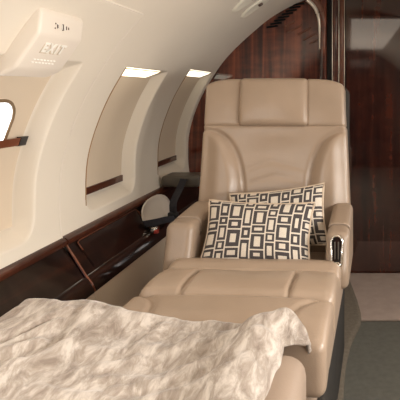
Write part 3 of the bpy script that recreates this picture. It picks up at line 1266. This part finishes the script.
# ------------------------------------------------------------------ blanket
def blanket():
    bm = bmesh.new()
    NX, NY = 190, 120
    grid = []
    for i in range(NX + 1):
        a = i / NX
        row = []
        for j in range(NY + 1):
            b_ = j / NY                      # 0 near .. 1 far
            y = 0.42 + b_ * 0.84
            xr = -0.185 + 0.025 * sstep(0.4, 0.85, b_) + 0.055 * sstep(0.90, 0.98, b_)
            xl = -0.825
            x = xl + (xr - xl) * a
            # what it lies on
            hump = 0.045 * sstep(-0.40, -0.68, x)
            z = 0.540 + hump
            z += 0.012 * sstep(-0.52, -0.66, x)
            # lengthwise roll along the right edge, dying out towards the camera
            dr = xr - x
            z += 0.042 * math.exp(-((dr - 0.055) / 0.048) ** 2) * (0.35 + 0.65 * sstep(0.2, 0.9, b_))
            # folds
            def ridge(x_, y_, line, w, h):
                d = seg_dist(x_, y_, line)
                return h * math.exp(-(d / w) ** 2)
            z += ridge(x, y, [(-0.615, 1.20), (-0.60, 1.13), (-0.585, 1.05), (-0.60, 0.97), (-0.66, 0.88)], 0.013, 0.016)
            z += ridge(x, y, [(-0.66, 1.17), (-0.72, 1.06), (-0.80, 0.98)], 0.013, 0.013)
            z += ridge(x, y, [(-0.64, 1.03), (-0.70, 0.97), (-0.80, 0.90)], 0.013, 0.013)
            z += ridge(x, y, [(-0.50, 0.95), (-0.40, 0.98), (-0.28, 1.05), (-0.20, 1.12)], 0.018, 0.008)
            z += ridge(x, y, [(-0.56, 0.90), (-0.40, 0.90), (-0.25, 0.98)], 0.016, 0.008)
            z += ridge(x, y, [(-0.655, 1.12), (-0.70, 1.00), (-0.78, 0.93)], 0.009, 0.009)
            z += ridge(x, y, [(-0.64, 0.96), (-0.60, 0.90), (-0.55, 0.84)], 0.009, 0.008)
            z += ridge(x, y, [(-0.45, 1.20), (-0.47, 1.10), (-0.44, 1.02)], 0.010, 0.006)
            z += ridge(x, y, [(-0.36, 1.17), (-0.40, 1.07), (-0.50, 1.0)], 0.010, 0.006)
            z += ridge(x, y, [(-0.25, 1.12), (-0.33, 1.00), (-0.45, 0.93)], 0.010, 0.007)
            z += ridge(x, y, [(-0.55, 1.05), (-0.45, 1.08), (-0.30, 1.15)], 0.02, 0.006)
            nv = Vector((x * 7, y * 7, 0.3))
            z += 0.007 * noise.noise(nv) + 0.003 * noise.noise(nv * 2.6) + 0.0012 * noise.noise(nv * 6.5)
            w1 = noise.noise(Vector((x * 9 + y * 5, y * 15 - x * 8, 1.7)))
            w2 = noise.noise(Vector((x * 22 - y * 9, y * 20 + x * 16, 5.2)))
            z += 0.0045 * (1 - abs(w1) * 3.0) * 0.5 + 0.0022 * (1 - abs(w2) * 3.0) * 0.5
            # edges fall away
            z -= 0.10 * sstep(0.032, 0.0, x - xl)
            z -= 0.030 * sstep(0.97, 1.0, b_)
            z -= 0.028 * sstep(0.016, 0.0, dr)
            # wavy outline
            yy = y + 0.010 * math.sin(x * 13 + 1.0) * b_ + 0.008 * noise.noise(Vector((x * 12, 0, 4))) 
            xx = x + 0.008 * noise.noise(Vector((3, y * 14, 1))) * a
            # far right corner droops over the end of the seat
            cr = sstep(0.90, 1.0, b_) * sstep(0.06, 0.0, dr)
            z -= 0.022 * cr
            yy -= 0.02 * cr
            row.append(bm.verts.new((xx, yy, z)))
        grid.append(row)
    for i in range(NX):
        for j in range(NY):
            bm.faces.new((grid[i][j], grid[i + 1][j], grid[i + 1][j + 1], grid[i][j + 1]))
    for v in bm.verts:
        v.co -= Vector((-0.45, 0.8, 0.55))
    o = obj('blanket', bm, M['velvet'])
    o.location = (-0.45, 0.8, 0.55)
    md = o.modifiers.new('thickness', 'SOLIDIFY')
    md.thickness = 0.010
    md.offset = 1
    tag(o, 'champagne crushed velvet blanket spread over the foreground seat', 'blanket')
    return o


blanket()


# ------------------------------------------------------------------ pillows
def pillow(loc, w, h, T, rot, label, seed):
    root = empty('throw_pillow', loc)
    root.rotation_euler = rot
    tag(root, label, 'pillow', 'rectangle print pillows on the armchair')
    bm = bmesh.new()
    uvl = bm.loops.layers.uv.new('UVMap')
    N = 34

    def pt(u, v, side):
        # edges bow inwards, corners stay out
        x = w / 2 * u * (1 - 0.07 * (1 - v * v))
        z = h / 2 * v * (1 - 0.09 * (1 - u * u))
        t = T / 2 * (max(0, 1 - abs(u) ** 2.6) * max(0, 1 - abs(v) ** 2.6)) ** 0.55
        t += 0.004 * noise.noise(Vector((u * 2.2, v * 2.2, seed))) * (1 - max(abs(u), abs(v)) ** 4)
        return Vector((x, -side * t, z))
    for side in (1, -1):
        g = [[bm.verts.new(pt(-1 + 2 * i / N, -1 + 2 * j / N, side)) for j in range(N + 1)] for i in range(N + 1)]
        for i in range(N):
            for j in range(N):
                f = bm.faces.new((g[i][j], g[i + 1][j], g[i + 1][j + 1], g[i][j + 1]))
                for lp, (a, b_) in zip(f.loops, ((i, j), (i + 1, j), (i + 1, j + 1), (i, j + 1))):
                    lp[uvl].uv = (a / N + seed * 0.37, b_ / N + seed * 0.21)
    bmesh.ops.remove_doubles(bm, verts=bm.verts, dist=0.0002)
    obj('cover', bm, M['pillow'], root)
    bm = bmesh.new()
    loop = []
    K = 22
    for (a, b_) in (((-1, -1), (1, -1)), ((1, -1), (1, 1)), ((1, 1), (-1, 1)), ((-1, 1), (-1, -1))):
        for k in range(K):
            t = k / K
            loop.append(pt(a[0] + (b_[0] - a[0]) * t, a[1] + (b_[1] - a[1]) * t, 1))
    tube(bm, loop, 0.0042, 8, closed=True)
    tag(obj('piping', bm, M['piping'], root), 'light beige piping along the seam')
    return root


pillow((-0.283, 1.965, 0.622), 0.385, 0.235, 0.10, (math.radians(-20), math.radians(-7), math.radians(-3)),
       'patterned pillow standing behind the other, its corner raised at right', 2.0)
pillow((-0.340, 1.850, 0.595), 0.405, 0.245, 0.12, (math.radians(-28), math.radians(1), math.radians(-2)),
       'patterned pillow lying in front, dark rectangles on cream fabric', 0.0)


# ------------------------------------------------------------------ seat belt hanging over the ledge
belt = empty('seat_belt', (-0.90, 2.5, 0.60))
tag(belt, 'dark seat belt hanging from a grey holder over the ledge pocket', 'seat belt')
BO = Vector((0.90, -2.5, -0.60))


def ribbon(pts, width_dir, w_, t_):
    bm = bmesh.new()
    pts = [Vector(p) for p in pts]
    R = []
    wd = Vector(width_dir).normalized()
    for i, p in enumerate(pts):
        tg = (pts[min(i + 1, len(pts) - 1)] - pts[max(i - 1, 0)]).normalized()
        nn = tg.cross(wd).normalized()
        R.append([bm.verts.new(p + wd * (w_ / 2) * a + nn * (t_ / 2) * b_) for a, b_ in ((-1, -1), (1, -1), (1, 1), (-1, 1))])
    for A, B in zip(R, R[1:]):
        for k in range(4):
            bm.faces.new((A[k], A[(k + 1) % 4], B[(k + 1) % 4], B[k]))
    bm.faces.new(R[0][::-1])
    bm.faces.new(R[-1])
    return bm


pts = catmull([(-0.870, 2.615, 0.665), (-0.876, 2.57, 0.62), (-0.882, 2.50, 0.57), (-0.880, 2.49, 0.515)], 6)
obj('webbing', shift(ribbon(pts, (0.9, -0.3, 0), 0.042, 0.003), BO), M['belt'], belt, smooth=False)
pts = catmull([(-0.865, 2.47, 0.495), (-0.885, 2.41, 0.505), (-0.905, 2.34, 0.512), (-0.925, 2.25, 0.525)], 6)
obj('webbing', shift(ribbon(pts, (0.45, 0.1, -0.9), 0.032, 0.004), BO), M['belt'], belt, smooth=False)
bm = bmesh.new()
rbox(bm, (-0.878, 2.485, 0.505), (0.05, 0.03, 0.035), 0.006, (2, 2, 2))
tag(obj('buckle', shift(bm, BO), M['black'], belt), 'black buckle')
bm = bmesh.new()
rbox(bm, (-0.897, 2.30, 0.490), (0.030, 0.045, 0.024), 0.006, (2, 2, 2))
tag(obj('tongue', shift(bm, BO), M['chrome'], belt), 'small shiny metal tongue')
bm = bmesh.new()
rbox(bm, (-0.885, 2.285, 0.482), (0.018, 0.022, 0.016), 0.004, (2, 2, 2))
tag(obj('release_button', shift(bm, BO), M['red'], belt), 'small red button')
bm = bmesh.new()
rbox(bm, (-0.893, 2.70, 0.648), (0.20, 0.15, 0.058), 0.014, (4, 4, 2))
tag(obj('holder', shift(bm, BO), M['grey'], belt), 'grey box-shaped belt holder')
